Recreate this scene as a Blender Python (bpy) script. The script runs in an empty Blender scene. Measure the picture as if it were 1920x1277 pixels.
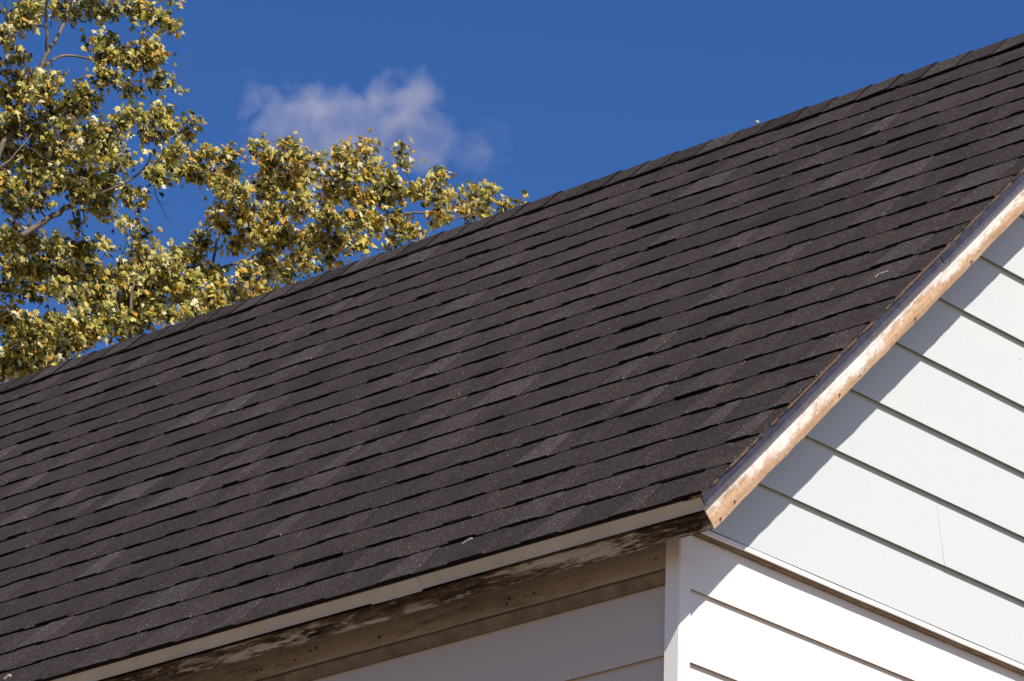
import bpy, bmesh, math, random
import numpy as np
from mathutils import Matrix, Vector

random.seed(7)
rng = np.random.default_rng(11)
scn = bpy.context.scene
C = scn.collection

# ------------------------------------------------------------------ camera
# camera solved from the vanishing points of the eave, the siding and the corner board
Z0 = 4.84                                   # height of the roof's eave corner above the ground
FPX, PPX, PPY = 8086.5, 1700.0, 638.5       # focal length and principal point in photo pixels (1920 x 1277)
RC = np.array([[0.79712918, 0.23888502, 0.55454396],
               [0.603772, -0.30520993, -0.73641447],
               [-0.00666606, 0.92183558, -0.38752383]])
CAM = np.array([5.47949164, -6.54651019, -3.23655306 + Z0])
cd = bpy.data.cameras.new('camera')
cd.sensor_width = 36.0
cd.lens = FPX / 1920 * 36
cd.shift_x = (960 - PPX) / 1920
cd.shift_y = 0.0
cd.clip_start = 0.1
cd.clip_end = 6000
cam = bpy.data.objects.new('camera', cd)
C.objects.link(cam)
m = Matrix.Identity(4)
for i in range(3):
    for j in range(3):
        m[i][j] = RC[i][j]
    m[i][3] = CAM[i]
cam.matrix_world = m
scn.camera = cam

def pix(px, py, hd):
    """point seen at photo pixel (px, py) at horizontal distance hd from the camera"""
    r = RC @ np.array([px - PPX, -(py - PPY), -FPX])
    return CAM + r * (hd / math.hypot(r[0], r[1]))

# ------------------------------------------------------------------ world, sun, exposure
SUN = Vector((2.37, -1.0, 2.42)).normalized()
elev = math.asin(SUN.z)
azim = math.atan2(SUN.x, SUN.y)
w = bpy.data.worlds.new('World')
scn.world = w
w.use_nodes = True
nt = w.node_tree
nt.nodes.clear()
sky = nt.nodes.new('ShaderNodeTexSky')
sky.sky_type = 'NISHITA'
sky.sun_disc = False
sky.sun_elevation = elev
sky.sun_rotation = azim
sky.altitude = 300
sky.air_density = 1.0
sky.dust_density = 1.0
sky.ozone_density = 3.0
bg = nt.nodes.new('ShaderNodeBackground')
bg.inputs['Strength'].default_value = 0.098
out = nt.nodes.new('ShaderNodeOutputWorld')
hs = nt.nodes.new('ShaderNodeHueSaturation')
hs.inputs['Saturation'].default_value = 1.31
hs.inputs['Hue'].default_value = 0.515
nt.links.new(sky.outputs[0], hs.inputs['Color'])
nt.links.new(hs.outputs[0], bg.inputs['Color'])
nt.links.new(bg.outputs[0], out.inputs['Surface'])

sd = bpy.data.lights.new('sun', 'SUN')
sd.energy = 5.0
sd.angle = math.radians(0.5)
sd.color = (1.0, 0.95, 0.88)
so = bpy.data.objects.new('sun', sd)
C.objects.link(so)
so.rotation_euler = SUN.to_track_quat('Z', 'Y').to_euler()
so.location = (10, -5, 20)

scn.view_settings.view_transform = 'Standard'
scn.view_settings.look = 'None'
scn.view_settings.gamma = 1
scn.view_settings.exposure = 0.2
scn.view_settings.use_curve_mapping = False
scn.render.engine = 'CYCLES'
scn.cycles.use_denoising = True
scn.cycles.volume_bounces = 1
scn.cycles.max_bounces = 6
scn.cycles.transparent_max_bounces = 8

# ------------------------------------------------------------------ helpers
def link(name, me, mat=None, parent=None):
    o = bpy.data.objects.new(name, me)
    C.objects.link(o)
    if mat is not None and len(me.materials) == 0:
        me.materials.append(mat)
    if parent is not None:
        o.parent = parent
    return o

def tag(o, label=None, cat=None, group=None, kind=None):
    if label: o['label'] = label
    if cat: o['category'] = cat
    if group: o['group'] = group
    if kind: o['kind'] = kind
    return o

def empty(name, loc=(0, 0, 0)):
    o = bpy.data.objects.new(name, None)
    o.location = loc
    o.empty_display_size = 0.2
    C.objects.link(o)
    return o

def mesh(name, verts, faces, smooth=False, tint=None):
    me = bpy.data.meshes.new(name)
    me.from_pydata([tuple(map(float, v)) for v in verts], [], faces)
    me.validate()
    bm = bmesh.new()
    bm.from_mesh(me)
    if tint is not None:
        lay = bm.faces.layers.float.new('tint')
        for f, t in zip(bm.faces, tint):
            f[lay] = t
    bmesh.ops.recalc_face_normals(bm, faces=bm.faces)
    bm.to_mesh(me)
    bm.free()
    if smooth:
        for p in me.polygons:
            p.use_smooth = True
    me.update()
    return me

def V(x, y, z):
    return (x, y, z + Z0)

S2 = math.sqrt(0.5)
def RV(a, s, n):
    """roof coordinates: a along the ridge, s up the 45 degree slope, n out of it"""
    return (a, (s - n) * S2, (s + n) * S2 + Z0)

BOXF = [(0, 3, 2, 1), (4, 5, 6, 7), (0, 1, 5, 4), (1, 2, 6, 5), (2, 3, 7, 6), (3, 0, 4, 7)]
def box(fn, p0, p1):
    (a, b, c), (d, e, f) = p0, p1
    return [fn(a, b, c), fn(d, b, c), fn(d, e, c), fn(a, e, c), fn(a, b, f), fn(d, b, f), fn(d, e, f), fn(a, e, f)], list(BOXF)

def prism(pts_a, pts_b):
    """closed prism between two matching polygons"""
    n = len(pts_a)
    v = list(pts_a) + list(pts_b)
    f = [tuple(range(n)), tuple(range(2 * n - 1, n - 1, -1))]
    for i in range(n):
        j = (i + 1) % n
        f.append((i, i + n, j + n, j))
    return v, f

# ------------------------------------------------------------------ materials
def new_mat(name):
    mt = bpy.data.materials.new(name)
    mt.use_nodes = True
    t = mt.node_tree
    b = t.nodes['Principled BSDF']
    return mt, t, b

def N(t, typ, **kw):
    n = t.nodes.new(typ)
    for k, v in kw.items():
        setattr(n, k, v)
    return n

def noise(t, vec, scale, detail=4, rough=0.55):
    n = N(t, 'ShaderNodeTexNoise')
    n.inputs['Scale'].default_value = scale
    n.inputs['Detail'].default_value = detail
    n.inputs['Roughness'].default_value = rough
    t.links.new(vec, n.inputs['Vector'])
    return n.outputs['Fac']

def mapping(t, vec, scale=(1, 1, 1), rot=(0, 0, 0)):
    n = N(t, 'ShaderNodeMapping')
    n.inputs['Scale'].default_value = scale
    n.inputs['Rotation'].default_value = rot
    t.links.new(vec, n.inputs['Vector'])
    return n.outputs[0]

def ramp(t, fac, stops):
    n = N(t, 'ShaderNodeValToRGB')
    e = n.color_ramp.elements
    while len(e) < len(stops):
        e.new(0.5)
    for el, (p, c) in zip(e, stops):
        el.position = p
        el.color = (c, c, c, 1) if isinstance(c, (int, float)) else (*c, 1)
    t.links.new(fac, n.inputs['Fac'])
    return n.outputs['Color']

def mix(t, fac, a, b, mode='MIX'):
    n = N(t, 'ShaderNodeMix', data_type='RGBA', blend_type=mode)
    for sock, val in ((n.inputs[0], fac), (n.inputs[6], a), (n.inputs[7], b)):
        if isinstance(val, (int, float)):
            sock.default_value = val
        elif isinstance(val, tuple):
            sock.default_value = (*val, 1) if len(val) == 3 else val
        else:
            t.links.new(val, sock)
    return n.outputs[2]

def math_(t, op, a, b=None, clamp=False):
    n = N(t, 'ShaderNodeMath', operation=op, use_clamp=clamp)
    for sock, val in ((n.inputs[0], a), (n.inputs[1], b)):
        if val is None: continue
        if isinstance(val, (int, float)): sock.default_value = val
        else: t.links.new(val, sock)
    return n.outputs[0]

def bump(t, b, h, strength, dist):
    n = N(t, 'ShaderNodeBump')
    n.inputs['Strength'].default_value = strength
    n.inputs['Distance'].default_value = dist
    t.links.new(h, n.inputs['Height'])
    t.links.new(n.outputs[0], b.inputs['Normal'])

def pos(t):
    return N(t, 'ShaderNodeNewGeometry').outputs['Position']

def mat_shingle():
    mt, t, b = new_mat('asphalt_shingle')
    p = pos(t)
    at = N(t, 'ShaderNodeAttribute', attribute_name='tint')
    g1 = noise(t, p, 260, 3, 0.7)
    g2 = noise(t, p, 620, 2, 0.6)
    blot = noise(t, p, 7, 4, 0.6)
    base = ramp(t, g1, [(0.30, (0.0080, 0.0060, 0.0053)), (0.5, (0.0325, 0.0242, 0.0212)), (0.72, (0.096, 0.074, 0.066))])
    # stray tan and white granules
    vo = N(t, 'ShaderNodeTexVoronoi')
    vo.inputs['Scale'].default_value = 210
    t.links.new(p, vo.inputs['Vector'])
    sep = N(t, 'ShaderNodeSeparateColor')
    t.links.new(vo.outputs['Color'], sep.inputs[0])
    near = math_(t, 'LESS_THAN', vo.outputs['Distance'], 0.33)
    rare = math_(t, 'GREATER_THAN', sep.outputs[0], 0.90)
    spk = math_(t, 'MULTIPLY', near, rare)
    tan = mix(t, sep.outputs[1], (0.16, 0.10, 0.06), (0.24, 0.21, 0.19))
    col = mix(t, spk, base, tan)
    col = mix(t, 1.0, col, ramp(t, g2, [(0.3, 0.7), (0.7, 1.3)]), 'MULTIPLY')
    col = mix(t, 1.0, col, ramp(t, blot, [(0.3, 0.82), (0.7, 1.15)]), 'MULTIPLY')
    sc = N(t, 'ShaderNodeVectorMath', operation='SCALE')
    t.links.new(col, sc.inputs[0])
    t.links.new(at.outputs['Fac'], sc.inputs['Scale'])
    # the paler blend is greyer than the rest
    lum = N(t, 'ShaderNodeRGBToBW')
    t.links.new(sc.outputs[0], lum.inputs[0])
    gk = math_(t, 'MULTIPLY', math_(t, 'SUBTRACT', at.outputs['Fac'], 1.1, True), 0.45, True)
    fin = mix(t, gk, sc.outputs[0], lum.outputs[0])
    t.links.new(fin, b.inputs['Base Color'])
    b.inputs['Roughness'].default_value = 0.92
    b.inputs['Specular IOR Level'].default_value = 0.12
    bump(t, b, g1, 0.5, 0.0012)
    return mt

def mat_siding(name, col, dirt):
    mt, t, b = new_mat(name)
    p = pos(t)
    a = noise(t, mapping(t, p, (3, 3, 14)), 1.0, 5, 0.6)
    c = noise(t, mapping(t, p, (1.5, 1.5, 2.0)), 1.0, 3, 0.5)
    f = noise(t, p, 160, 3, 0.6)
    k = math_(t, 'MULTIPLY', ramp(t, a, [(0.45, 0.0), (0.8, 0.5)]), ramp(t, c, [(0.4, 0.0), (0.7, 1.0)]))
    cc = mix(t, k, col, dirt)
    cc = mix(t, 1.0, cc, ramp(t, f, [(0.25, 0.93), (0.75, 1.0)]), 'MULTIPLY')
    vo = N(t, 'ShaderNodeTexVoronoi')
    vo.inputs['Scale'].default_value = 9
    t.links.new(p, vo.inputs['Vector'])
    sp = N(t, 'ShaderNodeSeparateColor')
    t.links.new(vo.outputs['Color'], sp.inputs[0])
    dot = math_(t, 'MULTIPLY', math_(t, 'LESS_THAN', vo.outputs['Distance'], 0.03), math_(t, 'GREATER_THAN', sp.outputs[0], 0.7))
    cc = mix(t, math_(t, 'MULTIPLY', dot, 0.8), cc, (0.10, 0.08, 0.07))
    t.links.new(cc, b.inputs['Base Color'])
    b.inputs['Roughness'].default_value = 0.55
    b.inputs['Specular IOR Level'].default_value = 0.3
    bump(t, b, noise(t, mapping(t, p, (4, 4, 20)), 3.0, 3), 0.15, 0.002)
    return mt

def mat_oldwood(name, paint_lo, paint_hi, wood_a, wood_b, paint, streak=(5, 40, 40)):
    """weathered board, paint flaking off along the grain (x runs along the board)"""
    mt, t, b = new_mat(name)
    p = pos(t)
    gr = noise(t, mapping(t, p, streak), 1.6, 6, 0.65)
    fine = noise(t, mapping(t, p, (18, 260, 260)), 1.0, 4, 0.6)
    big = noise(t, mapping(t, p, (2.2, 14, 14)), 1.0, 4, 0.6)
    wood = mix(t, ramp(t, gr, [(0.35, 0.0), (0.68, 1.0)]), wood_a, wood_b)
    wood = mix(t, 1.0, wood, ramp(t, fine, [(0.3, 0.6), (0.7, 1.2)]), 'MULTIPLY')
    stain = noise(t, mapping(t, p, (7, 28, 28)), 1.0, 5, 0.7)
    wood = mix(t, 1.0, wood, ramp(t, stain, [(0.40, 0.28), (0.60, 1.15)]), 'MULTIPLY')
    flake = noise(t, mapping(t, p, (11, 75, 75)), 1.3, 7, 0.75)
    k = math_(t, 'ADD', math_(t, 'MULTIPLY', big, 0.6), math_(t, 'MULTIPLY', flake, 0.6))
    k = ramp(t, k, [(paint_lo, 0.0), (paint_hi, 1.0)])
    pc = mix(t, ramp(t, gr, [(0.3, 0.0), (0.7, 0.5)]), paint, wood_b)
    col = mix(t, k, wood, pc)
    t.links.new(col, b.inputs['Base Color'])
    b.inputs['Roughness'].default_value = 0.85
    b.inputs['Specular IOR Level'].default_value = 0.2
    bump(t, b, math_(t, 'ADD', fine, math_(t, 'MULTIPLY', k, 1.5)), 0.5, 0.002)
    return mt

def mat_rake():
    """rake board: white paint left on the upper half, bare orange-brown wood below"""
    mt, t, b = new_mat('flaking_rake_paint')
    p = pos(t)
    d = N(t, 'ShaderNodeVectorMath', operation='DOT_PRODUCT')
    d.inputs[1].default_value = (0, -S2, S2)
    t.links.new(p, d.inputs[0])
    n_ = math_(t, 'SUBTRACT', d.outputs['Value'], Z0 * S2)        # distance out of the roof plane, negative below
    rot = mapping(t, p, (1, 1, 1), (-math.radians(45), 0, 0))     # turns the slope into y
    gr = noise(t, mapping(t, rot, (60, 4, 60)), 1.5, 6, 0.65)
    fl = noise(t, mapping(t, rot, (40, 14, 40)), 1.2, 6, 0.75)
    spots = noise(t, mapping(t, rot, (90, 60, 90)), 1.2, 4, 0.7)
    lg = noise(t, mapping(t, rot, (6, 3.0, 6)), 1.0, 3, 0.6)
    wood = mix(t, ramp(t, gr, [(0.35, 0.0), (0.7, 1.0)]), (0.40, 0.235, 0.125), (0.62, 0.42, 0.255))
    wood = mix(t, ramp(t, spots, [(0.52, 0.0), (0.70, 0.75)]), wood, (0.22, 0.12, 0.07))
    # paint survives towards the top edge
    h = math_(t, 'MULTIPLY_ADD', n_, 14.0)
    h.node.inputs[2].default_value = 1.12
    k = math_(t, 'ADD', h, math_(t, 'MULTIPLY', math_(t, 'SUBTRACT', fl, 0.5), 1.1))
    k = math_(t, 'ADD', k, math_(t, 'MULTIPLY', math_(t, 'SUBTRACT', lg, 0.5), 1.2))
    k = ramp(t, k, [(0.18, 0.0), (0.34, 0.65), (0.60, 1.0)])
    white = mix(t, ramp(t, spots, [(0.5, 0.0), (0.68, 0.6)]), (0.80, 0.76, 0.71), (0.55, 0.38, 0.24))
    col = mix(t, k, wood, white)
    t.links.new(col, b.inputs['Base Color'])
    b.inputs['Roughness'].default_value = 0.75
    bump(t, b, math_(t, 'ADD', gr, k), 0.5, 0.0025)
    return mt

def mat_plain(name, col, rough=0.6, nscale=30, amt=0.25, spec=0.3, metallic=0.0):
    mt, t, b = new_mat(name)
    p = pos(t)
    f = noise(t, p, nscale, 5, 0.6)
    c = mix(t, 1.0, col, ramp(t, f, [(0.25, 1 - amt), (0.75, 1 + amt * 0.4)]), 'MULTIPLY')
    t.links.new(c, b.inputs['Base Color'])
    b.inputs['Roughness'].default_value = rough
    b.inputs['Specular IOR Level'].default_value = spec
    b.inputs['Metallic'].default_value = metallic
    bump(t, b, f, 0.2, 0.001)
    return mt

def mat_leaf():
    mt, t, b = new_mat('maple_leaf')
    at = N(t, 'ShaderNodeAttribute', attribute_name='leafcol')
    t.links.new(at.outputs['Color'], b.inputs['Base Color'])
    b.inputs['Roughness'].default_value = 0.55
    b.inputs['Specular IOR Level'].default_value = 0.35
    tr = N(t, 'ShaderNodeBsdfTranslucent')
    t.links.new(at.outputs['Color'], tr.inputs['Color'])
    mx = N(t, 'ShaderNodeMixShader')
    mx.inputs[0].default_value = 0.32
    t.links.new(b.outputs[0], mx.inputs[1])
    t.links.new(tr.outputs[0], mx.inputs[2])
    t.links.new(mx.outputs[0], t.nodes['Material Output'].inputs['Surface'])
    return mt

M = {
    'shingle': mat_shingle(),
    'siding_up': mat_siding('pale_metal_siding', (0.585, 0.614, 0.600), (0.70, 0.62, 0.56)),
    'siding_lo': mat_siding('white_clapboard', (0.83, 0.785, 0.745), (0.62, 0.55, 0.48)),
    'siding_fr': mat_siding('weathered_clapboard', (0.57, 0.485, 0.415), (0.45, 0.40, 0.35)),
    'corner': mat_siding('corner_board_paint', (0.85, 0.79, 0.745), (0.5, 0.42, 0.34)),
    'fascia': mat_oldwood('rotten_fascia', 0.57, 0.635, (0.045, 0.028, 0.017), (0.17, 0.115, 0.07), (0.46, 0.41, 0.34)),
    'frieze': mat_oldwood('frieze_wood', 0.40, 0.62, (0.17, 0.12, 0.075), (0.36, 0.28, 0.20), (0.46, 0.38, 0.29)),
    'butt_up': mat_plain('siding_groove_shade', (0.24, 0.27, 0.22), 0.8, 40, 0.4),  # grey-green tone painting in the groove shadow under upper boards
    'butt_lo': mat_plain('clapboard_groove_shade', (0.36, 0.29, 0.22), 0.8, 40, 0.4),  # brown tone painting in the groove shadow under clapboards
    'mould': mat_plain('dirty_moulding_and_cap_shade', (0.24, 0.17, 0.11), 0.8, 25, 0.5),  # dirty moulding; also the painted shade strip under the drip cap
    'rake': mat_rake(),
    'drip': mat_plain('cream_drip_metal', (0.50, 0.45, 0.38), 0.5, 12, 0.2),
    'rakedrip': mat_plain('slate_drip_metal', (0.056, 0.052, 0.070), 0.5, 35, 0.5),
    'edge': mat_plain('rusty_shingle_edge', (0.22, 0.125, 0.07), 0.9, 180, 0.85),
    'deck': mat_plain('roof_deck', (0.08, 0.06, 0.045), 0.9, 15, 0.4),
    'sheath': mat_plain('wall_sheathing', (0.16, 0.13, 0.10), 0.9, 10, 0.3),
    'bark': mat_plain('maple_bark', (0.20, 0.16, 0.125), 0.9, 14, 0.6),
    'twig': mat_plain('maple_twig', (0.13, 0.10, 0.08), 0.9, 14, 0.4),
    'leaf': mat_leaf(),
    'grass': mat_plain('dry_ground', (0.26, 0.195, 0.13), 0.95, 1.5, 0.5),
    'nail': mat_plain('dark_nail_hole', (0.02, 0.015, 0.012), 0.9, 50, 0.2),
    'rust': mat_plain('rusty_nail', (0.25, 0.13, 0.06), 0.7, 200, 0.4),
    'straw': mat_plain('dry_straw', (0.75, 0.68, 0.60), 0.8, 60, 0.2),
}

# ------------------------------------------------------------------ ground
g = 400
ground = link('ground', mesh('ground', [(-g, -g, 0), (g, -g, 0), (g, g, 0), (-g, g, 0)], [(0, 1, 2, 3)]), M['grass'])
tag(ground, kind='structure')

# ------------------------------------------------------------------ house
XL = -7.0                    # far end of the house along the ridge
SR = 3.03                    # slope length from eave to ridge
YR = SR * S2                 # ridge y, and its height over the eave corner
XW = -0.180      # lower and upper gable wall faces
YW = 0.163                   # eave wall face
YB = 2 * YR - YW
house = empty('house')
tag(house, 'white clapboard house with dark shingle roof and flaking rake board', 'house')

# walls behind the siding
gv = [(-0.02 + XW, YW + 0.03, 0), (XW - 0.02, YB - 0.03, 0)]
apex = V(0, YR, YR - 0.10)
e0, e1 = V(0, YW + 0.03, YW - 0.10), V(0, YB - 0.03, YW - 0.10)
pa = [(XW - 0.02, YW + 0.03, 0.0), (XW - 0.02, YB - 0.03, 0.0), (XW - 0.02, e1[1], e1[2]), (XW - 0.02, YR, apex[2]), (XW - 0.02, e0[1], e0[2])]
pb = [(x - 0.10, y, z) for x, y, z in pa]
v, f = prism(pa, pb)
gable = link('gable_wall', mesh('gable_wall', v, f), M['sheath'], house)
v, f = box(lambda a, b_, c: (a, b_, c), (XL, YW + 0.031, 0.0), (XW - 0.121, YW + 0.12, Z0 + 0.05))
front = link('eave_wall', mesh('eave_wall', v, f), M['sheath'], house)
v, f = box(lambda a, b_, c: (a, b_, c), (XL, YB - 0.12, 0.0), (XW - 0.121, YB - 0.031, Z0 + 0.05))
link('back_wall', mesh('back_wall', v, f), M['siding_fr'], house)
pa = [(XL, y, z) for x, y, z in pa]
pb = [(XL - 0.10, y, z) for x, y, z in pa]
v, f = prism(pa, pb)
link('far_gable_wall', mesh('far_gable_wall', v, f), M['siding_fr'], house)

def XU(z):
    return -0.163 + 0.037 * z      # the upper wall stands proud and leans out a little

# siding boards of the gable: wedge profile, thick butt at the bottom
def edge_shade(o, mat):
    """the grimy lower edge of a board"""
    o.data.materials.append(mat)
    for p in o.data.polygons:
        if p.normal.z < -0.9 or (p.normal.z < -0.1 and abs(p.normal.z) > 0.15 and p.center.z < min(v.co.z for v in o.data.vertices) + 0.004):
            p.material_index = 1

def gable_board(zb, zt, y0b, y0t, y1b, y1t, x0, t, mat):
    jit = random.uniform(-0.0008, 0.0008)
    xb, xt = (x0(zb) if callable(x0) else x0) + jit, (x0(zt) if callable(x0) else x0) - t
    prof = [(xb, zb), (xb - 0.0006, zb + 0.02), (xt, zt), (xt - 0.010, zt), (xb - 0.018, zb + 0.004)]
    a, b_ = [], []
    for x, z in prof:
        k = (z - zb) / (zt - zb)
        a.append(V(x, y0b + (y0t - y0b) * k, z))
        b_.append(V(x, y1b + (y1t - y1b) * k, z))
    v, f = prism(a, b_)
    o = link('siding_board', mesh('siding_board', v, f), mat, gable)
    edge_shade(o, M['butt_up'] if mat is M['siding_up'] else M['butt_lo'])
    return o

DELTA = 0.075
lev = [0.0225, 0.1788, 0.3401, 0.5030, 0.6725, 0.8399, 1.0043]
while lev[-1] < YR - 0.2:
    lev.append(lev[-1] + 0.1665)
for i in range(len(lev) - 1):
    zb, zt = lev[i], lev[i + 1] + 0.012
    y0b, y0t = max(0.152, zb + DELTA), max(0.152, zt + DELTA)
    y1b, y1t = min(YB - 0.01, 2 * YR - zb - DELTA), 2 * YR - zt - DELTA
    if i == 1:       # this course is pieced together: two boards with a hairline joint
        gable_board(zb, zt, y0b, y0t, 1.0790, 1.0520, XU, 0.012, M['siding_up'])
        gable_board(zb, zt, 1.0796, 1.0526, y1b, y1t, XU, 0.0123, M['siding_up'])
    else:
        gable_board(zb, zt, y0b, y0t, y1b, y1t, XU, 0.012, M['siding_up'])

# drip cap where the upper siding stands proud of the lower clapboards
def strip_along_y(name, prof, y0, y1, mat, seg=1, wob=0.0, parent=None):
    rings = []
    for k in range(seg + 1):
        y = y0 + (y1 - y0) * k / seg
        dz = random.uniform(-wob, wob)
        dx = random.uniform(-wob, wob)
        rings.append([V(x + dx, y, z + dz) for x, z in prof])
    n = len(prof)
    vs = [p for r in rings for p in r]
    fs = [tuple(range(n)), tuple(range(len(vs) - 1, len(vs) - 1 - n, -1))]
    for k in range(seg):
        for i in range(n):
            j = (i + 1) % n
            fs.append((k * n + i, (k + 1) * n + i, (k + 1) * n + j, k * n + j))
    return link(name, mesh(name, vs, fs), mat, parent or house)
strip_along_y('drip_cap', [(-0.182, 0.0215), (-0.1628, 0.0205), (-0.1615, 0.0165), (-0.1615, 0.0085), (-0.1645, 0.0075), (-0.1660, 0.0095), (-0.182, 0.0115)],
              0.152, YB, M['corner'], 40, 0.0006)

strip_along_y('drip_cap_shade_strip', [(-0.1845, 0.0110), (-0.1680, 0.0090), (-0.1690, 0.0055), (-0.1845, 0.0045)], 0.1865, YB - 0.05, M['mould'], 30, 0.0006)  # added brown strip, paints the dark of the gap below the lip
lo = [-0.1190 - 0.1665 * k for k in range(0, 29)]
tops = [0.020] + lo
for k, zb in enumerate(lo):
    zb2 = max(zb, -Z0 + 0.05)
    if tops[k] - zb2 < 0.03: break
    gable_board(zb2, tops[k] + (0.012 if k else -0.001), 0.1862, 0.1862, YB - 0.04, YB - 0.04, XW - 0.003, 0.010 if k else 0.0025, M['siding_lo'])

# siding of the eave wall, shaded by the eave
def front_board(zb, zt):
    xj = random.uniform(-0.0008, 0.0008)
    yb, yt = YW + xj, YW + 0.010
    prof = [(yb, zb), (yb + 0.0006, zb + 0.02), (yt, zt), (yt + 0.010, zt), (yb + 0.018, zb + 0.004)]
    a = [V(XL, y, z) for y, z in prof]
    b_ = [V(-0.2185, y, z) for y, z in prof]
    v, f = prism(a, b_)
    o = link('siding_board', mesh('siding_board', v, f), M['siding_fr'], front)
    edge_shade(o, M['butt_lo'])
    return o
fl = [-0.2675 - 0.1665 * k for k in range(0, 28)]
tops = [-0.097] + fl
for k, zb in enumerate(fl):
    zb2 = max(zb, -Z0 + 0.05)
    if tops[k] - zb2 < 0.03: break
    front_board(zb2, tops[k] + (0.012 if k else 0))

# corner boards
v, f = box(V, (-0.2187, 0.1490, -Z0 + 0.03), (-0.1800, 0.1750, 0.085))
link('corner_board', mesh('corner_board', v, f), M['corner'], house)
v, f = box(V, (-0.2000, 0.1515, -Z0 + 0.03), (-0.1784, 0.1862, 0.0190))
link('corner_board', mesh('corner_board', v, f), M['corner'], house)

# frieze board and its moulding under the eave
def strip_along_x(name, prof, x0, x1, mat, seg, wob, parent=None, fn=V):
    rings = []
    for k in range(seg + 1):
        x = x0 + (x1 - x0) * k / seg
        d1, d2 = random.uniform(-wob, wob), random.uniform(-wob, wob)
        rings.append([fn(x, a + d1, b_ + d2) for a, b_ in prof])
    n = len(prof)
    vs = [p for r in rings for p in r]
    fs = [tuple(range(n)), tuple(range(len(vs) - 1, len(vs) - 1 - n, -1))]
    for k in range(seg):
        for i in range(n):
            j = (i + 1) % n
            fs.append((k * n + i, (k + 1) * n + i, (k + 1) * n + j, k * n + j))
    return link(name, mesh(name, vs, fs), mat, parent or house)
strip_along_x('frieze_board', [(0.156, 0.110), (0.156, -0.0735), (0.175, -0.0735), (0.175, 0.110)], XL, -0.2189, M['frieze'], 40, 0.0008)
strip_along_x('frieze_moulding', [(0.1535, -0.0765), (0.1510, -0.0810), (0.1540, -0.0880), (0.1600, -0.0930), (0.1615, -0.1040), (0.175, -0.1040), (0.175, -0.0765)], XL, -0.2189, M['mould'], 40, 0.0005)

# fascia board, square to the slope, in two lengths; rough lower edge
def fascia(x0, x1):
    return strip_along_x('fascia_board', [(0.0240, -0.030), (0.0240, -0.0455), (0.0075, -0.0465), (0.0070, -0.066), (0.0080, -0.0875), (0.0300, -0.0875), (0.0300, -0.030)], x0, x1, M['fascia'], max(3, int((x1 - x0) / 0.045)), 0.0010, None, RV)
fascia(XL, -0.795)
fascia(-0.7925, -0.0150)

# eave drip edge: metal lengths that overlap
def eave_drip(x0, x1, o, low=0.0):
    return strip_along_x('eave_drip_edge', [(0.050, -0.0070), (0.0030 - o, -0.0070), (0.0020 - o, -0.0300 - low), (-0.0020 - o, -0.0355 - low), (-0.0012 - o, -0.0365 - low), (0.0040 - o, -0.0310 - low), (0.0050 - o, -0.0085), (0.050, -0.0085)],
                          x0, x1, M['drip'], max(2, int((x1 - x0) / 0.3)), 0.0004, None, RV)
eave_drip(-0.835, -0.0055, 0.0)
eave_drip(-0.975, -0.820, 0.0022, 0.0035)
eave_drip(-4.0, -0.960, 0.0)
eave_drip(XL, -3.97, 0.0018)

# rake board: slightly coved face, lower edge eased
rk = [(-0.0120, -0.0270), (-0.0105, -0.0400), (-0.0110, -0.0560), (-0.0095, -0.0680), (-0.0100, -0.0740), (-0.0125, -0.0865), (-0.0340, -0.0865), (-0.0340, -0.0270)]
def strip_up_slope(name, prof, s0, s1, mat, seg, wob, side=1, parent=None, mitre=False):
    rings = []
    for k in range(seg + 1):
        s = s0 + (s1 - s0) * k / seg
        d1, d2 = random.uniform(-wob, wob), random.uniform(-wob, wob)
        ring = []
        for x, n in prof:
            q = RV(x + d1, s + (0.024 if mitre and k == 0 and x < -0.02 else 0.0), n + d2)
            if side < 0: q = (q[0], 2 * YR - q[1], q[2])
            ring.append(q)
        rings.append(ring)
    n = len(prof)
    vs = [p for r in rings for p in r]
    fs = [tuple(range(n)), tuple(range(len(vs) - 1, len(vs) - 1 - n, -1))]
    for k in range(seg):
        for i in range(n):
            j = (i + 1) % n
            fs.append((k * n + i, (k + 1) * n + i, (k + 1) * n + j, k * n + j))
    return link(name, mesh(name, vs, fs), mat, parent or house)
rake = strip_up_slope('rake_board', rk, 0.0035, SR - 0.03, M['rake'], 70, 0.0009, 1, None, True)
strip_up_slope('rake_board', rk, 0.0015, SR - 0.03, M['rake'], 20, 0.0009, -1)
# rake drip edge, two lengths lapped
def rake_drip(s0, s1, o):
    p = [(-0.050, -0.0060), (0.0010 + o, -0.0060), (0.0000 + o, -0.0250), (0.0030 + o, -0.0295), (0.0020 + o, -0.0305), (-0.0015 + o, -0.0260), (-0.0008 + o, -0.0075), (-0.050, -0.0075)]
    return strip_up_slope('rake_drip_edge', p, s0, s1, M['rakedrip'], max(2, int((s1 - s0) / 0.2)), 0.0005)
rake_drip(0.0, 1.225, 0.0)
rake_drip(1.210, SR - 0.01, 0.0022)
p_ = [(-0.050, -0.0060), (0.0010, -0.0060), (0.0, -0.0295), (-0.0015, -0.0295), (-0.0008, -0.0075), (-0.050, -0.0075)]
strip_up_slope('rake_drip_edge', p_, 0.0, SR - 0.01, M['rakedrip'], 4, 0.0004, -1)

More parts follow.
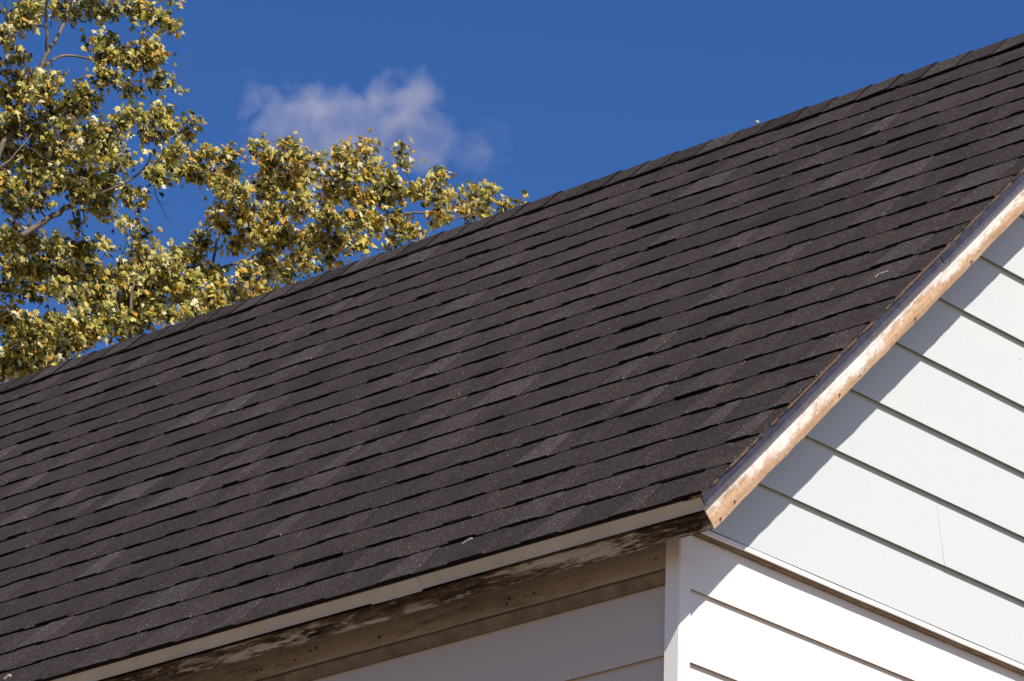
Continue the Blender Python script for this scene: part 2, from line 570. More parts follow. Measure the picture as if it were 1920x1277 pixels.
# nails left standing in the rake board, nail holes in frieze and fascia
def disc(center, normal, r, mat, parent, name, depth=0.002):
    me = bpy.data.meshes.new(name)
    bm = bmesh.new()
    bmesh.ops.create_cone(bm, cap_ends=True, segments=8, radius1=r, radius2=r * 0.8, depth=depth)
    q = Vector(normal).to_track_quat('Z', 'Y').to_matrix().to_4x4()
    bmesh.ops.transform(bm, matrix=Matrix.Translation(Vector(center)) @ q, verts=bm.verts)
    bm.to_mesh(me)
    bm.free()
    return link(name, me, mat, parent)
for s, n in ((0.035, -0.078), (0.105, -0.074), (0.62, -0.075), (1.02, -0.078), (1.335, -0.080), (1.80, -0.077)):
    disc(RV(-0.0095, s, n), (1, 0, 0), 0.0032, M['rust'], rake, 'nail', 0.006)
frz = [o for o in house.children if o.name.startswith('frieze_board')][0]
for x, z in ((-0.222, -0.062), (-0.575, -0.063), (-0.600, -0.0645), (-0.648, -0.060), (-0.655, -0.070), (-0.735, -0.066), (-1.045, -0.066),
             (-1.245, -0.050), (-1.262, -0.054), (-1.270, -0.049), (-1.31, -0.066), (-1.36, -0.066), (-1.37, -0.066), (-1.42, -0.0665), (-1.435, -0.067)):
    disc(V(x - 0.03, 0.1555, z + 0.0155), (0, -1, 0), random.uniform(0.0018, 0.0038), M['nail'], frz, 'nail_hole', 0.0022)

# ------------------------------------------------------------------ roof
va = [RV(XL - 0.1, 0.010, -0.012), RV(XL - 0.1, SR, -0.012)]
def roof_side(x0, x1, s0, n0, n1, side):
    vs, fs = box(RV, (x0, s0, n0), (x1, SR - 0.002, n1))
    if side < 0: vs = [(x, 2 * YR - y, z) for x, y, z in vs]
    return vs, fs
v1, f1 = roof_side(XL - 0.15, -0.004, 0.012, -0.028, -0.0085, 1)
v2, f2 = roof_side(XL - 0.15, -0.004, 0.012, -0.028, -0.0085, -1)
roof = link('roof', mesh('roof', v1 + v2, f1 + [tuple(i + 8 for i in q) for q in f2]), M['deck'], house)
roof['label'] = 'dark brown asphalt shingle roof slope'
vs, fs = box(RV, (XL - 0.15, 0.0, -0.008), (0.003, SR, 0.002))
vs = [(x, 2 * YR - y, z) for x, y, z in vs]
link('back_slope_shingles', mesh('back_slope_shingles', vs, fs, tint=[1.0] * 6), M['shingle'], roof)

# ragged starter strip showing along the rake
rings = []
prof = [(-0.03, -0.0058), (0.0050, -0.0058), (0.0056, -0.0020), (-0.03, -0.0020)]
SEG = 150
for k in range(SEG + 1):
    s = 0.0 + (SR - 0.01) * k / SEG
    d = random.uniform(-0.0022, 0.0022)
    e = random.uniform(-0.0006, 0.0010)
    rings.append([RV(x + (d if x > 0 else 0), s, n + (e if n > -0.004 else 0)) for x, n in prof])
vs = [p for r in rings for p in r]
fs = [(0, 1, 2, 3), tuple(range(len(vs) - 1, len(vs) - 5, -1))]
for k in range(SEG):
    for i in range(4):
        j = (i + 1) % 4
        fs.append((k * 4 + i, (k + 1) * 4 + i, (k + 1) * 4 + j, k * 4 + j))
link('starter_strip', mesh('starter_strip', vs, fs), M['edge'], roof)

EXP = 0.1385
NC = 22
def tone():
    r = random.random()
    if r < 0.20: return random.uniform(1.28, 1.62)
    if r < 0.40: return random.uniform(1.12, 1.32)
    if r < 0.52: return random.uniform(0.75, 0.88)
    return random.uniform(0.88, 1.08)

def shingle(a0, a1, i, top):
    """one laminated strip: a base sheet with thicker tabs bonded on it"""
    vs, fs, tn = [], [], []
    s0 = i * EXP + random.uniform(-0.0015, 0.0015)
    L = min(0.150, SR - 0.003 - s0)
    def slab(al, ar, atl, atr, nb, nt_, ds, th, tint, seg, wob):
        base = len(vs)
        hs = random.uniform(-0.0012, 0.0012)
        for k in range(seg + 1):
            u = k / seg
            wb = random.uniform(-wob, wob)
            xb, xt = al + (ar - al) * u, atl + (atr - atl) * u
            sb = s0 + ds + hs + random.uniform(-0.0009, 0.0009)
            vs.extend([RV(xb, sb, nb + wb), RV(xt, s0 + L, nt_), RV(xb, sb + 0.0007, nb + wb - th), RV(xt, s0 + L, nt_ - th)])
        for k in range(seg):
            b0, b1 = base + 4 * k, base + 4 * (k + 1)
            fs.append((b0, b1, b1 + 1, b0 + 1)); tn.append(tint)
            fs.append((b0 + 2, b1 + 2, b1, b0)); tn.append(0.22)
            fs.append((b0 + 3, b1 + 3, b1 + 2, b0 + 2)); tn.append(tint)
        e = base + 4 * seg
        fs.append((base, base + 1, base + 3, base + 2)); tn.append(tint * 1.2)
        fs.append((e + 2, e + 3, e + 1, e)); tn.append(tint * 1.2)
    bt = random.uniform(0.88, 1.10)
    slab(a0, a1, a0, a1, 0.0034, -0.0012, 0.0, 0.0062, bt, 10, 0.0007)
    c = a0 + random.uniform(0.0, 0.05)
    while c < a1 - 0.03:
        wd = random.uniform(0.055, 0.175)
        e = min(c + wd, a1)
        if a1 - e < 0.025: e = a1
        lift = 0.0
        if random.random() < 0.16: lift = random.uniform(0.0006, 0.0024)
        sk = random.uniform(0.004, 0.018)
        tl, tr = (c + sk, e - sk) if e - c > 0.06 else (c, e)
        slab(c, e, max(tl, a0), min(tr, a1), 0.0060 + lift, 0.0006, -0.0004, 0.0034, tone(), 3, 0.0004)
        c = e + random.uniform(0.045, 0.15)
    return link('shingle', mesh('shingle', vs, fs, tint=tn), M['shingle'], roof)

for i in range(NC):
    off = (0.165 * i + random.uniform(-0.02, 0.02)) % 0.98
    x = 0.0045 + random.uniform(-0.0015, 0.0015)
    first = 0.98 - off if off < 0.85 else 0.98
    ends = [x, x - max(first, 0.15)]
    while ends[-1] > XL - 0.15:
        ends.append(ends[-1] - 0.98)
    for k in range(len(ends) - 1):
        shingle(max(ends[k + 1] + 0.0012, XL - 0.15), ends[k], i, False)

# ridge caps, each lapped over its neighbour
def ridge_cap(x0):
    Lc = 0.19
    hw = 0.122 + random.uniform(-0.004, 0.004)
    vs, fs, tn = [], [], []
    t0 = tone()
    t0 = min(t0, 1.35) * random.uniform(0.9, 1.15)
    prof = [(-1, 0.0), (-0.5, 0.0008), (-0.16, 0.001), (-0.05, -0.0025), (0.05, -0.0025), (0.16, 0.001), (0.5, 0.0008), (1, 0.0)]
    sk = random.uniform(-0.004, 0.004)
    for j, (dx, h) in enumerate(((0.0, 0.0100 + random.uniform(-0.001, 0.001)), (Lc * 0.5, 0.0078), (Lc, 0.0055))):
        for th in (0.0, 0.0030):
            for u, dn in prof:
                s = SR - abs(u) * hw
                lift = random.uniform(0, 0.0012) if j == 0 else 0
                q = RV(x0 - dx + sk * abs(u), s, h + dn + lift - th)
                if u > 0: q = (q[0], 2 * YR - q[1], q[2])
                vs.append(q)
    n = len(prof)
    R_ = lambda j, t, i: (j * 2 + t) * n + i
    for j in range(2):
        for i in range(n - 1):
            fs.append((R_(j, 0, i), R_(j + 1, 0, i), R_(j + 1, 0, i + 1), R_(j, 0, i + 1))); tn.append(t0)
            fs.append((R_(j, 1, i), R_(j, 1, i + 1), R_(j + 1, 1, i + 1), R_(j + 1, 1, i))); tn.append(t0)
        for i in (0, n - 1):
            fs.append((R_(j, 0, i), R_(j, 1, i), R_(j + 1, 1, i), R_(j + 1, 0, i))); tn.append(t0 * 0.6)
    for j in (0, 2):
        for i in range(n - 1):
            fs.append((R_(j, 0, i), R_(j, 0, i + 1), R_(j, 1, i + 1), R_(j, 1, i))); tn.append(0.16)
    return link('ridge_cap', mesh('ridge_cap', vs, fs, tint=tn), M['shingle'], roof)
x = 0.006
ridge_cap(x)
while x > XL - 0.1:
    x -= random.uniform(0.108, 0.127)
    ridge_cap(x)

# ------------------------------------------------------------------ bits of straw lying on the roof
def straw(name, pts, r, label, cat):
    vs, fs = [], []
    for k, p in enumerate(pts):
        for q in ((-r, -r), (r, -r), (r, r), (-r, r)):
            vs.append(RV(p[0] + q[0] * 0.7, p[1] + q[0] * 0.7, p[2] + q[1]))
    for k in range(len(pts) - 1):
        for i in range(4):
            j = (i + 1) % 4
            fs.append((4 * k + i, 4 * k + j, 4 * k + 4 + j, 4 * k + 4 + i))
    fs += [(0, 1, 2, 3), tuple(range(len(vs) - 1, len(vs) - 5, -1))]
    o = link(name, mesh(name, vs, fs), M['straw'])
    tag(o, label, cat)
straw('straw_bit', [(-0.742, 0.100, 0.0068), (-0.734, 0.108, 0.0078), (-0.722, 0.113, 0.0072)], 0.0016, 'short pale straw lying on the shingles just above the cream eave drip edge', 'straw')
straw('curled_twig', [(-0.154, 1.158, 0.0052), (-0.147, 1.166, 0.0082), (-0.140, 1.164, 0.0085), (-0.131, 1.174, 0.0060), (-0.124, 1.172, 0.0055)], 0.0007, 'thin curled pale twig lying on the shingles beside the rake edge', 'twig')
straw('paint_chip', [(-2.222, 0.080, 0.0050), (-2.216, 0.086, 0.0062), (-2.209, 0.088, 0.0052)], 0.0028, 'white paint chip on the lowest shingle course far from the rake', 'paint chip')
straw('ridge_chip', [(-1.597, SR - 0.004, 0.0115), (-1.590, SR - 0.002, 0.0140), (-1.583, SR - 0.003, 0.0115)], 0.0024, 'small white chip sitting on the ridge caps against the sky', 'chip')

# ------------------------------------------------------------------ maple tree behind the house
HD = 38.0
PXM = 42.0 / FPX                       # metres per photo pixel at the tree
RIGHT = RC @ np.array([1.0, 0, 0])
UP = np.array([0, 0, 1.0])
AWAY = np.array([-RC[0, 2], -RC[1, 2], 0.0]); AWAY /= np.linalg.norm(AWAY)
tb = pix(-120, 1100, HD)
tree = empty('maple_tree', (tb[0], tb[1], 0.0))
tag(tree, 'tall maple tree with pale yellow-green autumn leaves behind the roof', 'tree')
TB = np.array([tb[0], tb[1], 0.0])

def tube(paths, sides=6):
    """paths: lists of (point, radius); returns verts, faces"""
    vs, fs = [], []
    for path in paths:
        base = len(vs)
        n = len(path)
        for k, (p, r) in enumerate(path):
            p = np.asarray(p, float)
            q0 = np.asarray(path[max(k - 1, 0)][0], float); q1 = np.asarray(path[min(k + 1, n - 1)][0], float)
            d = q1 - q0; d /= (np.linalg.norm(d) + 1e-9)
            a = np.cross(d, [0.31, 0.77, 0.55]); a /= (np.linalg.norm(a) + 1e-9)
            b_ = np.cross(d, a)
            for i in range(sides):
                th = 2 * math.pi * i / sides
                vs.append(p + r * (math.cos(th) * a + math.sin(th) * b_) - TB)
        for k in range(n - 1):
            for i in range(sides):
                j = (i + 1) % sides
                fs.append((base + k * sides + i, base + k * sides + j, base + (k + 1) * sides + j, base + (k + 1) * sides + i))
        fs.append(tuple(base + i for i in range(sides))[::-1])
        fs.append(tuple(base + (n - 1) * sides + i for i in range(sides)))
    return vs, fs

def bend(pts, sub=4, amp=0.03):
    """smooth a polyline of (point, radius) with small kinks"""
    out_ = []
    P = [np.asarray(p, float) for p, r in pts]
    Rr = [r for p, r in pts]
    for k in range(len(P) - 1):
        p0, p1, p2, p3 = P[max(k - 1, 0)], P[k], P[k + 1], P[min(k + 2, len(P) - 1)]
        ln = np.linalg.norm(p2 - p1)
        for j in range(sub):
            t = j / sub
            c = 0.5 * ((2 * p1) + (-p0 + p2) * t + (2 * p0 - 5 * p1 + 4 * p2 - p3) * t * t + (-p0 + 3 * p1 - 3 * p2 + p3) * t ** 3)
            if 0 < k + t: c = c + rng.normal(0, amp * ln, 3) * (0 if j == 0 else 1)
            out_.append((c, Rr[k] + (Rr[k + 1] - Rr[k]) * t))
    out_.append((P[-1], Rr[-1]))
    return out_

nodes = []          # (point, radius) of everything that can carry a twig
def add_nodes(path):
    for p, r in path: nodes.append((np.asarray(p, float), r))

fork = pix(-120, 1150, HD)
trunk_path = bend([(TB - UP * 0.1, 0.30), (TB + UP * 3.0, 0.25), (TB + UP * 6.5 + RIGHT * 0.1, 0.22), (fork, 0.19), (pix(-150, 700, HD), 0.14), (pix(-170, 300, HD), 0.11), (pix(-150, -150, HD), 0.07), (pix(-120, -500, HD), 0.03)], 4, 0.012)
v, f = tube([trunk_path], 10)
link('trunk', mesh('trunk', v, f, True), M['bark'], tree)
add_nodes(trunk_path[12:])

# limbs traced as (px, py, depth offset, width in px)
LIMBS = [
    [(-140, 560, 0, 20), (-60, 430, 0, 15), (-10, 310, 0, 12), (28, 232, 0, 11), (52, 180, .0, 10), (76, 128, 0, 9), (90, 98, .0, 8), (112, 62, .1, 6.5), (130, 20, .2, 5), (150, -60, .2, 3)],
    [(88, 98, 0, 6), (88, 60, -.1, 5.5), (86, 20, -.1, 5), (95, -40, -.2, 3)],
    [(70, 135, .1, 6), (100, 112, .2, 5.5), (130, 104, .3, 5), (165, 110, .3, 4), (200, 116, .4, 3), (250, 118, .4, 2)],
    [(-150, 640, .2, 16), (-60, 520, .2, 14), (0, 465, .2, 12), (60, 430, .2, 12), (100, 404, .2, 11), (135, 384, .2, 9), (165, 372, .3, 6), (205, 360, .3, 4)],
    [(165, 372, .3, 6), (215, 352, .2, 5), (250, 333, .2, 4.5), (272, 314, .2, 4), (284, 285, .2, 3)],
    [(272, 316, .2, 3.5), (310, 320, .1, 3), (360, 322, .1, 2.5), (420, 330, .1, 2)],
    [(-110, 1130, .3, 16), (120, 850, .3, 13), (250, 720, .3, 11), (300, 630, .3, 9), (314, 598, .3, 8.5), (328, 566, .3, 8), (352, 538, .3, 7.5), (388, 514, .3, 7), (432, 497, .3, 6), (480, 480, .3, 4), (540, 455, .3, 3)],
    [(388, 514, .3, 6), (400, 492, .3, 5.5), (405, 460, .2, 5), (415, 420, .2, 4), (440, 370, .2, 3), (470, 330, .1, 2.5)],
    [(300, 640, .3, 8), (420, 560, .5, 6.5), (520, 500, .6, 6), (600, 430, .6, 5), (600, 380, .6, 4), (612, 340, .6, 3)],
    [(520, 500, .6, 5), (640, 440, .5, 4.5), (745, 405, .5, 4.5), (800, 400, .5, 4), (850, 412, .5, 3), (910, 395, .5, 2)],
    [(200, 800, 0, 8), (243, 640, 0, 6), (246, 590, 0, 5.5), (246, 560, 0, 5), (255, 510, 0, 3.5)],
    [(243, 622, 0, 4), (226, 590, -.1, 3.5), (216, 560, -.1, 3), (220, 535, -.1, 2)],
    [(-90, 1000, -.2, 9), (20, 700, -.2, 6), (45, 620, -.2, 4.5), (20, 580, -.2, 4), (-10, 555, -.2, 3)],
    [(30, 598, -.2, 3), (20, 565, -.2, 2.5), (40, 540, -.2, 2)],
    [(-160, 420, -.3, 12), (-30, 330, -.4, 6), (20, 300, -.4, 4), (60, 250, -.5, 3)],
    [(-170, 100, .5, 8), (-220, -100, .8, 6), (-260, -300, 1, 4)],
    [(-150, 700, -.5, 10), (-330, 500, -1, 8), (-500, 350, -1.4, 5), (-650, 300, -1.6, 3)],
    [(-160, 500, .8, 10), (-350, 250, 1.6, 7), (-480, 0, 2, 4)],
    [(-130, -100, .2, 8), (20, -260, .4, 5), (160, -330, .6, 3)],
    [(-120, 900, 1, 10), (-60, 650, 2, 7), (60, 400, 2.6, 5), (120, 200, 2.8, 3)],
]
for L in LIMBS:
    pth = bend([(pix(a, b_, HD + d), wd * PXM * 0.5) for a, b_, d, wd in L], 4, 0.02)
    v, f = tube([pth], 7)
    link('limb', mesh('limb', v, f, True), M['bark'], tree)
    add_nodes(pth[3:])

# foliage masses traced from the photograph (centre and radii, 1.774 px to a photo pixel)
CL = """60 60 60 50,20 120 30 40,100 20 60 40,220 30 70 40,330 30 80 40,440 20 70 35,520 50 35 40,570 85 30 30,575 5 20 10,60 190 50 25,20 215 20 25,
380 170 80 45,460 190 70 55,520 170 50 40,540 270 40 35,350 250 60 40,430 290 50 25,330 130 40 30,500 140 40 25,80 270 70 40,160 260 40 30,20 300 40 40,90 320 60 30,140 300 50 40,
270 310 60 40,230 350 50 40,300 340 40 30,180 370 40 40,60 390 70 40,20 430 40 60,130 430 60 50,220 430 60 50,300 430 60 40,370 440 50 40,440 390 60 40,530 370 45 35,500 430 50 40,560 420 30 40,640 410 45 18,600 440 30 20,
40 520 50 60,110 510 60 50,190 510 60 50,270 510 60 50,350 500 50 45,410 520 30 40,370 560 30 30,30 600 40 50,110 590 60 50,200 590 60 50,290 590 60 45,360 620 60 35,430 640 45 30,470 665 25 20,40 680 45 50,120 660 50 40,330 680 50 35,270 650 50 40,370 710 20 20,
590 500 50 30,560 540 50 40,520 580 45 40,620 560 60 40,680 510 40 35,700 580 60 45,760 510 40 25,770 560 40 40,740 620 50 35,
870 490 50 25,950 480 40 25,900 540 60 45,980 520 50 45,1050 515 25 18,880 610 70 50,960 600 60 50,790 640 50 50,730 720 45 60,820 720 60 50,910 690 60 50,1000 670 60 50,1020 590 40 30,
1080 570 35 30,1150 510 45 40,1200 500 45 40,1230 470 12 15,1150 570 50 40,1220 570 50 40,1290 590 50 30,1340 510 30 25,1345 545 15 25,1090 640 50 40,1160 640 60 40,1240 650 60 40,1310 640 60 40,1380 620 50 30,1450 590 40 35,1420 650 60 30,1480 640 30 25,
1080 720 60 40,1160 720 60 40,1240 730 60 40,1310 720 40 40,1370 770 60 25,1460 710 45 30,1540 690 50 35,1590 630 45 30,1530 625 20 12,1630 650 25 30,1600 690 40 25,1680 680 30 15,1730 665 22 12,
950 780 60 50,1040 790 60 45,1120 800 60 50,1200 800 50 35,870 790 50 50,790 800 50 40,900 870 60 50,1000 860 60 40,1080 870 40 25,820 900 50 40,870 950 60 30,790 970 40 30,960 910 40 25,1310 790 40 20,
665 810 35 40,600 830 30 25,640 860 40 25,480 830 50 35,560 880 60 40,470 890 50 40,420 890 40 30,620 920 50 40,700 900 40 30,540 940 60 40,450 950 50 40,620 990 60 35,690 990 50 30,380 920 40 40,740 940 30 30,410 740 20 18,470 765 28 22,355 825 22 15,270 745 18 18,
30 790 40 50,100 810 60 40,180 820 50 40,260 830 60 40,310 800 25 15,60 880 60 50,140 890 60 45,230 900 60 45,310 900 40 40,30 950 30 30,110 960 40 30,250 980 40 30,180 950 40 30,320 960 50 40,400 1000 50 40,480 1000 50 40,350 1030 50 35,420 1060 50 30,530 1020 50 30,290 1000 40 30,
30 1060 50 40,100 1080 60 40,180 1080 60 50,250 1070 50 40,60 1130 60 40,150 1140 60 40,230 1130 50 40,300 1090 40 30,40 1190 60 40,120 1190 50 30,200 1170 50 25,20 1230 40 30,330 1075 55 32,400 1085 50 28,470 1062 55 32,560 1045 50 28,640 1035 55 26,720 1010 45 26,260 1125 50 30,140 1205 55 30,80 1222 50 28,800 1000 45 24,880 985 50 22"""
clumps = []
for item in CL.replace('\n', '').split(','):
    a, b_, ra, rb = [float(q) / 1.774 for q in item.split()]
    clumps.append((a, b_, ra * 1.04, rb * 1.04, rng.normal(0, 0.55), 1.30 if (b_ > 425 and a < 420) else 0.95))
# the rest of the crown, to the left of and above the picture
tries = 0
while len(clumps) < 560 and tries < 8000:
    tries += 1
    a, b_ = rng.uniform(-1000, 420), rng.uniform(-900, 1250)
    d = rng.uniform(-3.2, 3.2)
    if ((a + 160) / 830) ** 2 + ((b_ - 150) / 1020) ** 2 + (d / 3.6) ** 2 > 1: continue
    if a > -50 and b_ > -55: continue
    if a > 270 and b_ > -130: continue
    clumps.append((a, b_, rng.uniform(50, 85), rng.uniform(42, 72), d, 0.22))

# leaf template: five-lobed, folded along the midrib, tip curling down
LT = np.array([(0, 0, 0), (0.16, 0.02, 0), (0.40, 0.08, 0), (0.27, 0.27, 0), (0.54, 0.52, 0), (0.20, 0.56, 0), (0, 1.0, 0),
               (-0.20, 0.56, 0), (-0.54, 0.52, 0), (-0.27, 0.27, 0), (-0.40, 0.08, 0), (-0.16, 0.02, 0), (0, 0.36, 0)], float)
LT[:, 2] = -0.34 * np.abs(LT[:, 0]) - 0.22 * LT[:, 1] ** 2
LT[12, 2] += 0.03
LF = np.array([(12, i, (i + 1) % 12) for i in range(12)])
PAL = np.array([(0.64, 0.54, 0.19), (0.51, 0.42, 0.075), (0.28, 0.26, 0.042), (0.085, 0.092, 0.02), (0.62, 0.34, 0.035), (0.76, 0.68, 0.40), (0.035, 0.042, 0.014)])
PW_L = np.array([0.18, 0.23, 0.20, 0.19, 0.07, 0.06, 0.07])
PW_R = np.array([0.17, 0.22, 0.20, 0.15, 0.16, 0.05, 0.05])
leaf_pos, leaf_mat, leaf_col, leaf_vis = [], [], [], []
twigs = []
NP = np.array([p for p, r in nodes])
NR = [r for p, r in nodes]
order = sorted(range(len(clumps)), key=lambda i: float(np.min(np.sum((NP - pix(clumps[i][0], clumps[i][1], HD + clumps[i][4])) ** 2, axis=1))))
for ci in order:
    a, b_, ra, rb, d, dens = clumps[ci]
    c = pix(a, b_, HD + d)
    # carry the clump on a twig from the nearest wood
    dist = np.linalg.norm(NP - c, axis=1)
    k = int(np.argmin(dist))
    p0, r0 = NP[k], NR[k]
    r1 = min(max(0.004, r0 * 0.45), 0.008)
    mid = (p0 + c) / 2 + rng.normal(0, 0.10 * dist[k], 3) - UP * 0.06 * dist[k]
    pth = bend([(p0, min(r0 * 0.8, r1 * 1.5)), (mid, r1), (c, 0.0045)], 3, 0.04)
    twigs.append(pth)
    NP = np.vstack([NP] + [np.asarray(p, float)[None] for p, r in pth[3:]])
    NR += [r for p, r in pth[3:]]
    # a spray of twiglets with leaves towards their ends
    R1, R2 = ra * PXM, rb * PXM
    n = max(5, int(dens * 0.058 * math.pi * ra * rb))
    nt_ = max(2, n // (7 if dens > 0.5 else 11))
    ends = []
    for q in range(nt_):
        u = rng.normal(0, 1, 3); u /= np.linalg.norm(u)
        rr = rng.uniform(0.45, 1.0) ** 0.6
        e = c + (RIGHT * u[0] * R1 + UP * u[1] * R2 + AWAY * u[2] * max(R1, R2)) * rr
        twigs.append([(c + (e - c) * 0.1, 0.0035), ((c + e) / 2 + UP * 0.02, 0.003), (e, 0.0018)])
        ends.append(e)
    for q in range(n):
        e = ends[q % nt_]
        t = rng.uniform(0.35, 1.08)
        p = c + (e - c) * t + rng.normal(0, 0.042, 3)
        size = 0.044 + 0.056 * rng.beta(1.4, 1.8)
        tip = RIGHT * rng.normal(0.42, 0.5) - UP * rng.uniform(0.2, 1.35) + AWAY * rng.normal(-0.1, 0.55)
        tip /= np.linalg.norm(tip)
        nrm = np.array([0.60, -0.42, 0.58]) * 1.15 + rng.normal(0, 0.62, 3)
        side = np.cross(tip, nrm); side /= np.linalg.norm(side)
        nrm = np.cross(side, tip)
        leaf_pos.append(p)
        leaf_mat.append(np.stack([side * size * rng.uniform(0.62, 0.98), tip * size, nrm * size * rng.uniform(0.4, 1.5)], 0))
        pw = PW_R if a > 380 else PW_L
        col = PAL[rng.choice(len(PAL), p=pw / pw.sum())] * rng.uniform(0.8, 1.15)
        leaf_col.append(np.clip(col, 0, 0.8))
        leaf_vis.append(-60 < a < 1000 and -40 < b_ < 720)

# bare twigs sticking out of the crown
for L in ([(288, 340, .1, 2), (292, 365, .1, 1.8), (303, 390, .1, 1.5), (320, 421, .1, 1)], [(298, 376, .1, 1.2), (308, 384, .1, 1), (316, 376, .1, .8)],
          [(325, 172, .1, 1.8), (340, 135, .1, 1.4), (352, 110, .1, 1.1), (362, 82, .1, .7)], [(320, 172, .1, 1.4), (340, 166, .1, 1.1), (354, 152, .1, .7)],
          [(232, 470, .1, 1.8), (240, 440, 0, 1.5), (222, 425, 0, 1.2)], [(300, 480, 0, 1.6), (305, 440, 0, 1), (311, 425, 0, .7)], [(20, 25, 0, 2), (0, 18, 0, 1.6), (-30, 10, 0, 1.4)]):
    twigs.append(bend([(pix(a, b_, HD + d), wd * PXM * 0.5) for a, b_, d, wd in L], 3, 0.02))
v, f = tube(twigs, 4)
o = link('twigs', mesh('twigs', v, f), M['twig'], tree)
o['kind'] = 'stuff'

leaf_pos = np.array(leaf_pos); leaf_mat = np.array(leaf_mat); leaf_col = np.array(leaf_col); leaf_vis = np.array(leaf_vis)
nl = len(leaf_pos)
# the 300 leaves that show largest are objects of their own
depth = (leaf_pos - CAM) @ AWAY
size = np.linalg.norm(leaf_mat[:, 1], axis=1) * np.linalg.norm(leaf_mat[:, 0], axis=1)
facing = np.abs(np.einsum('ij,j->i', leaf_mat[:, 2] / np.linalg.norm(leaf_mat[:, 2], axis=1)[:, None], AWAY))
score = size * facing * 1000 - (depth - HD) * 1.2
score[~leaf_vis] = -99
single = set(np.argsort(-score)[:300].tolist())
rest = np.array([i for i in range(nl) if i not in single])
LTJ = LT[None] * rng.uniform(0.72, 1.22, (len(rest), len(LT), 1)) + rng.normal(0, 0.045, (len(rest), len(LT), 3))
vv = np.einsum('lvk,lkd->lvd', LTJ, leaf_mat[rest]) + leaf_pos[rest][:, None, :] - TB
nv = len(LT)
ff = (LF[None] + (np.arange(len(rest)) * nv)[:, None, None]).reshape(-1, 3)
me = bpy.data.meshes.new('crown')
me.vertices.add(len(rest) * nv)
me.vertices.foreach_set('co', vv.reshape(-1).astype(np.float32))
me.loops.add(ff.size)
me.loops.foreach_set('vertex_index', ff.reshape(-1).astype(np.int32))
me.polygons.add(len(ff))
me.polygons.foreach_set('loop_start', np.arange(0, ff.size, 3, dtype=np.int32))
me.polygons.foreach_set('loop_total', np.full(len(ff), 3, dtype=np.int32))
at = me.attributes.new('leafcol', 'FLOAT_COLOR', 'FACE')
cc = np.ones((len(ff), 4), np.float32)
cc[:, :3] = np.repeat(leaf_col[rest], len(LF), axis=0)
at.data.foreach_set('color', cc.reshape(-1))
me.update()
me.validate()
crown = link('crown', me, M['leaf'], tree)
crown['kind'] = 'stuff'
protos = []
for c in PAL:
    pm = bpy.data.meshes.new('leaf')
    pm.from_pydata([tuple(p) for p in LT], [], [tuple(int(i) for i in q) for q in LF])
    a_ = pm.attributes.new('leafcol', 'FLOAT_COLOR', 'FACE')
    a_.data.foreach_set('color', np.tile(np.array([*c, 1.0], np.float32), len(LF)))
    pm.materials.append(M['leaf'])
    protos.append(pm)
for i in sorted(single):
    k = int(np.argmin(np.abs(PAL / np.linalg.norm(PAL, axis=1)[:, None] - leaf_col[i] / np.linalg.norm(leaf_col[i])).sum(1) + np.abs(PAL.sum(1) - leaf_col[i].sum())))
    o = bpy.data.objects.new('leaf', protos[k])
    C.objects.link(o)
    o.parent = crown
    mm = Matrix.Identity(4)
    for r_ in range(3):
        for c_ in range(3):
            mm[r_][c_] = leaf_mat[i][c_][r_]
        mm[r_][3] = leaf_pos[i][r_] - TB[r_]
    o.matrix_local = mm

# ------------------------------------------------------------------ cloud: a thin puff of vapour far behind
CD = 900.0
cc0 = pix(690, 235, CD)
PM = 995.0 / FPX
BL = [(748, 196, 92, 90, 1.12), (690, 250, 135, 76, 0.95), (600, 248, 120, 72, 0.9), (540, 215, 76, 66, 0.66), (464, 178, 56, 42, 0.54), (560, 285, 115, 56, 0.7), (800, 270, 125, 66, 0.62), (905, 276, 105, 50, 0.40)]
cloud_bm = bmesh.new()
for a, b_, ra, rb, s in BL:
    p = RIGHT * (a - 690) * PM - UP * (b_ - 235) * PM
    mtx = Matrix.Translation(Vector(p)) @ Matrix((( *(RIGHT * ra * PM * 1.35), 0), (*(AWAY * 95 * PM), 0), (*(UP * rb * PM * 1.35), 0), (0, 0, 0, 1))).transposed()
    bmesh.ops.create_icosphere(cloud_bm, subdivisions=3, radius=1.0, matrix=mtx)
cme = bpy.data.meshes.new('cloud')
cloud_bm.to_mesh(cme)
cloud_bm.free()
cloud = link('cloud', cme)
cloud.location = cc0
rm = cloud.modifiers.new('hull', 'REMESH')
rm.mode = 'VOXEL'
rm.voxel_size = 1.2
mt = bpy.data.materials.new('cloud_vapour')
mt.use_nodes = True
t = mt.node_tree
t.nodes.clear()
tc = N(t, 'ShaderNodeTexCoord').outputs['Object']
nz = N(t, 'ShaderNodeTexNoise')
nz.inputs['Scale'].default_value = 0.06
nz.inputs['Detail'].default_value = 6
nz.inputs['Roughness'].default_value = 0.5
t.links.new(tc, nz.inputs['Vector'])
warp = N(t, 'ShaderNodeVectorMath', operation='MULTIPLY_ADD')
t.links.new(nz.outputs['Color'], warp.inputs[0])
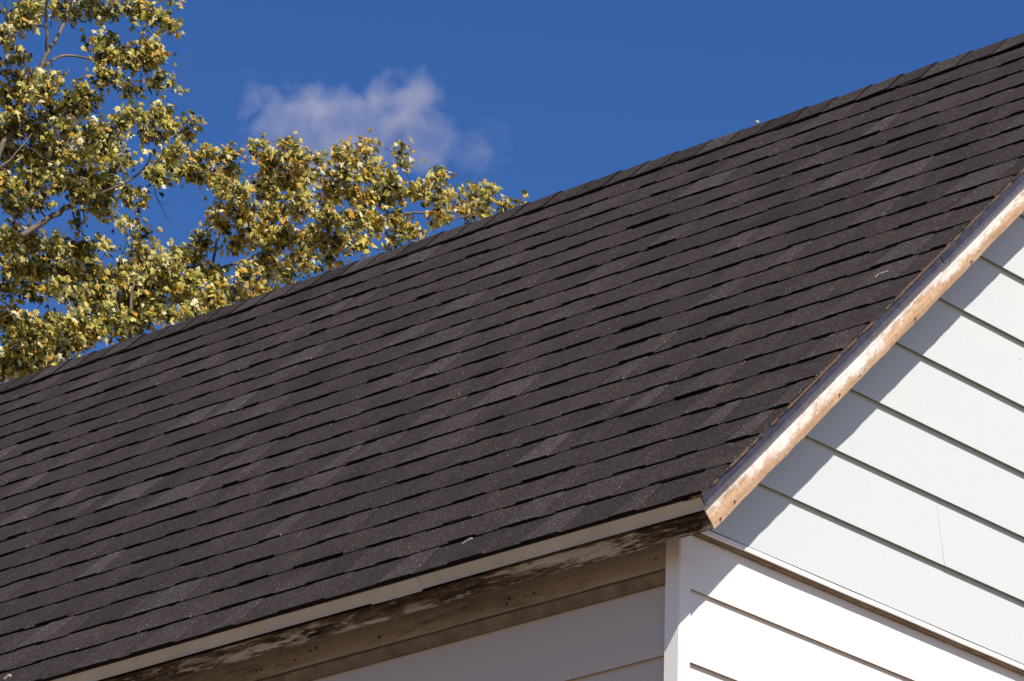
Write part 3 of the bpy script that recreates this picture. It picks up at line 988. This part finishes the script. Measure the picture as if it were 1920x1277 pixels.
warp.inputs[1].default_value = (36, 36, 36)
ad = N(t, 'ShaderNodeVectorMath', operation='ADD')
ad.inputs[1].default_value = (-18, -18, -18)
t.links.new(tc, ad.inputs[0])
t.links.new(ad.outputs[0], warp.inputs[2])
total = None
for a, b_, ra, rb, s in BL:
    p = RIGHT * (a - 690) * PM - UP * (b_ - 235) * PM
    sb = N(t, 'ShaderNodeVectorMath', operation='SUBTRACT')
    sb.inputs[1].default_value = tuple(p)
    t.links.new(warp.outputs[0], sb.inputs[0])
    comps = []
    for ax, rad in ((RIGHT, ra * PM), (AWAY, 70 * PM * 0.9), (UP, rb * PM)):
        dn = N(t, 'ShaderNodeVectorMath', operation='DOT_PRODUCT')
        dn.inputs[1].default_value = tuple(ax / rad)
        t.links.new(sb.outputs[0], dn.inputs[0])
        comps.append(math_(t, 'POWER', math_(t, 'ABSOLUTE', dn.outputs['Value']), 2.0))
    r2 = math_(t, 'ADD', math_(t, 'ADD', comps[0], comps[1]), comps[2])
    fall = math_(t, 'MULTIPLY', math_(t, 'SUBTRACT', 1.0, r2, True), s)
    total = fall if total is None else math_(t, 'MAXIMUM', total, fall)
nz2 = noise(t, tc, 0.20, 9, 0.68)
# ragged, wispy edge: the noise eats into the puffs from outside
er = math_(t, 'SUBTRACT', math_(t, 'MULTIPLY', total, 1.05), math_(t, 'MULTIPLY', math_(t, 'SUBTRACT', 1.0, nz2), 0.62))
den = math_(t, 'MULTIPLY', math_(t, 'MAXIMUM', er, 0.0), 1.0)
den = math_(t, 'MULTIPLY', den, 0.125)

pv = N(t, 'ShaderNodeVolumePrincipled')
pv.inputs['Color'].default_value = (0.98, 0.90, 0.93, 1)
pv.inputs['Anisotropy'].default_value = 0.0
t.links.new(den, pv.inputs['Density'])
mo = N(t, 'ShaderNodeOutputMaterial')
t.links.new(pv.outputs[0], mo.inputs['Volume'])
mt.cycles.volume_step_rate = 1.0
cme.materials.append(mt)
tag(cloud, 'small thin mauve-white cloud in the blue sky above the ridge', 'cloud')
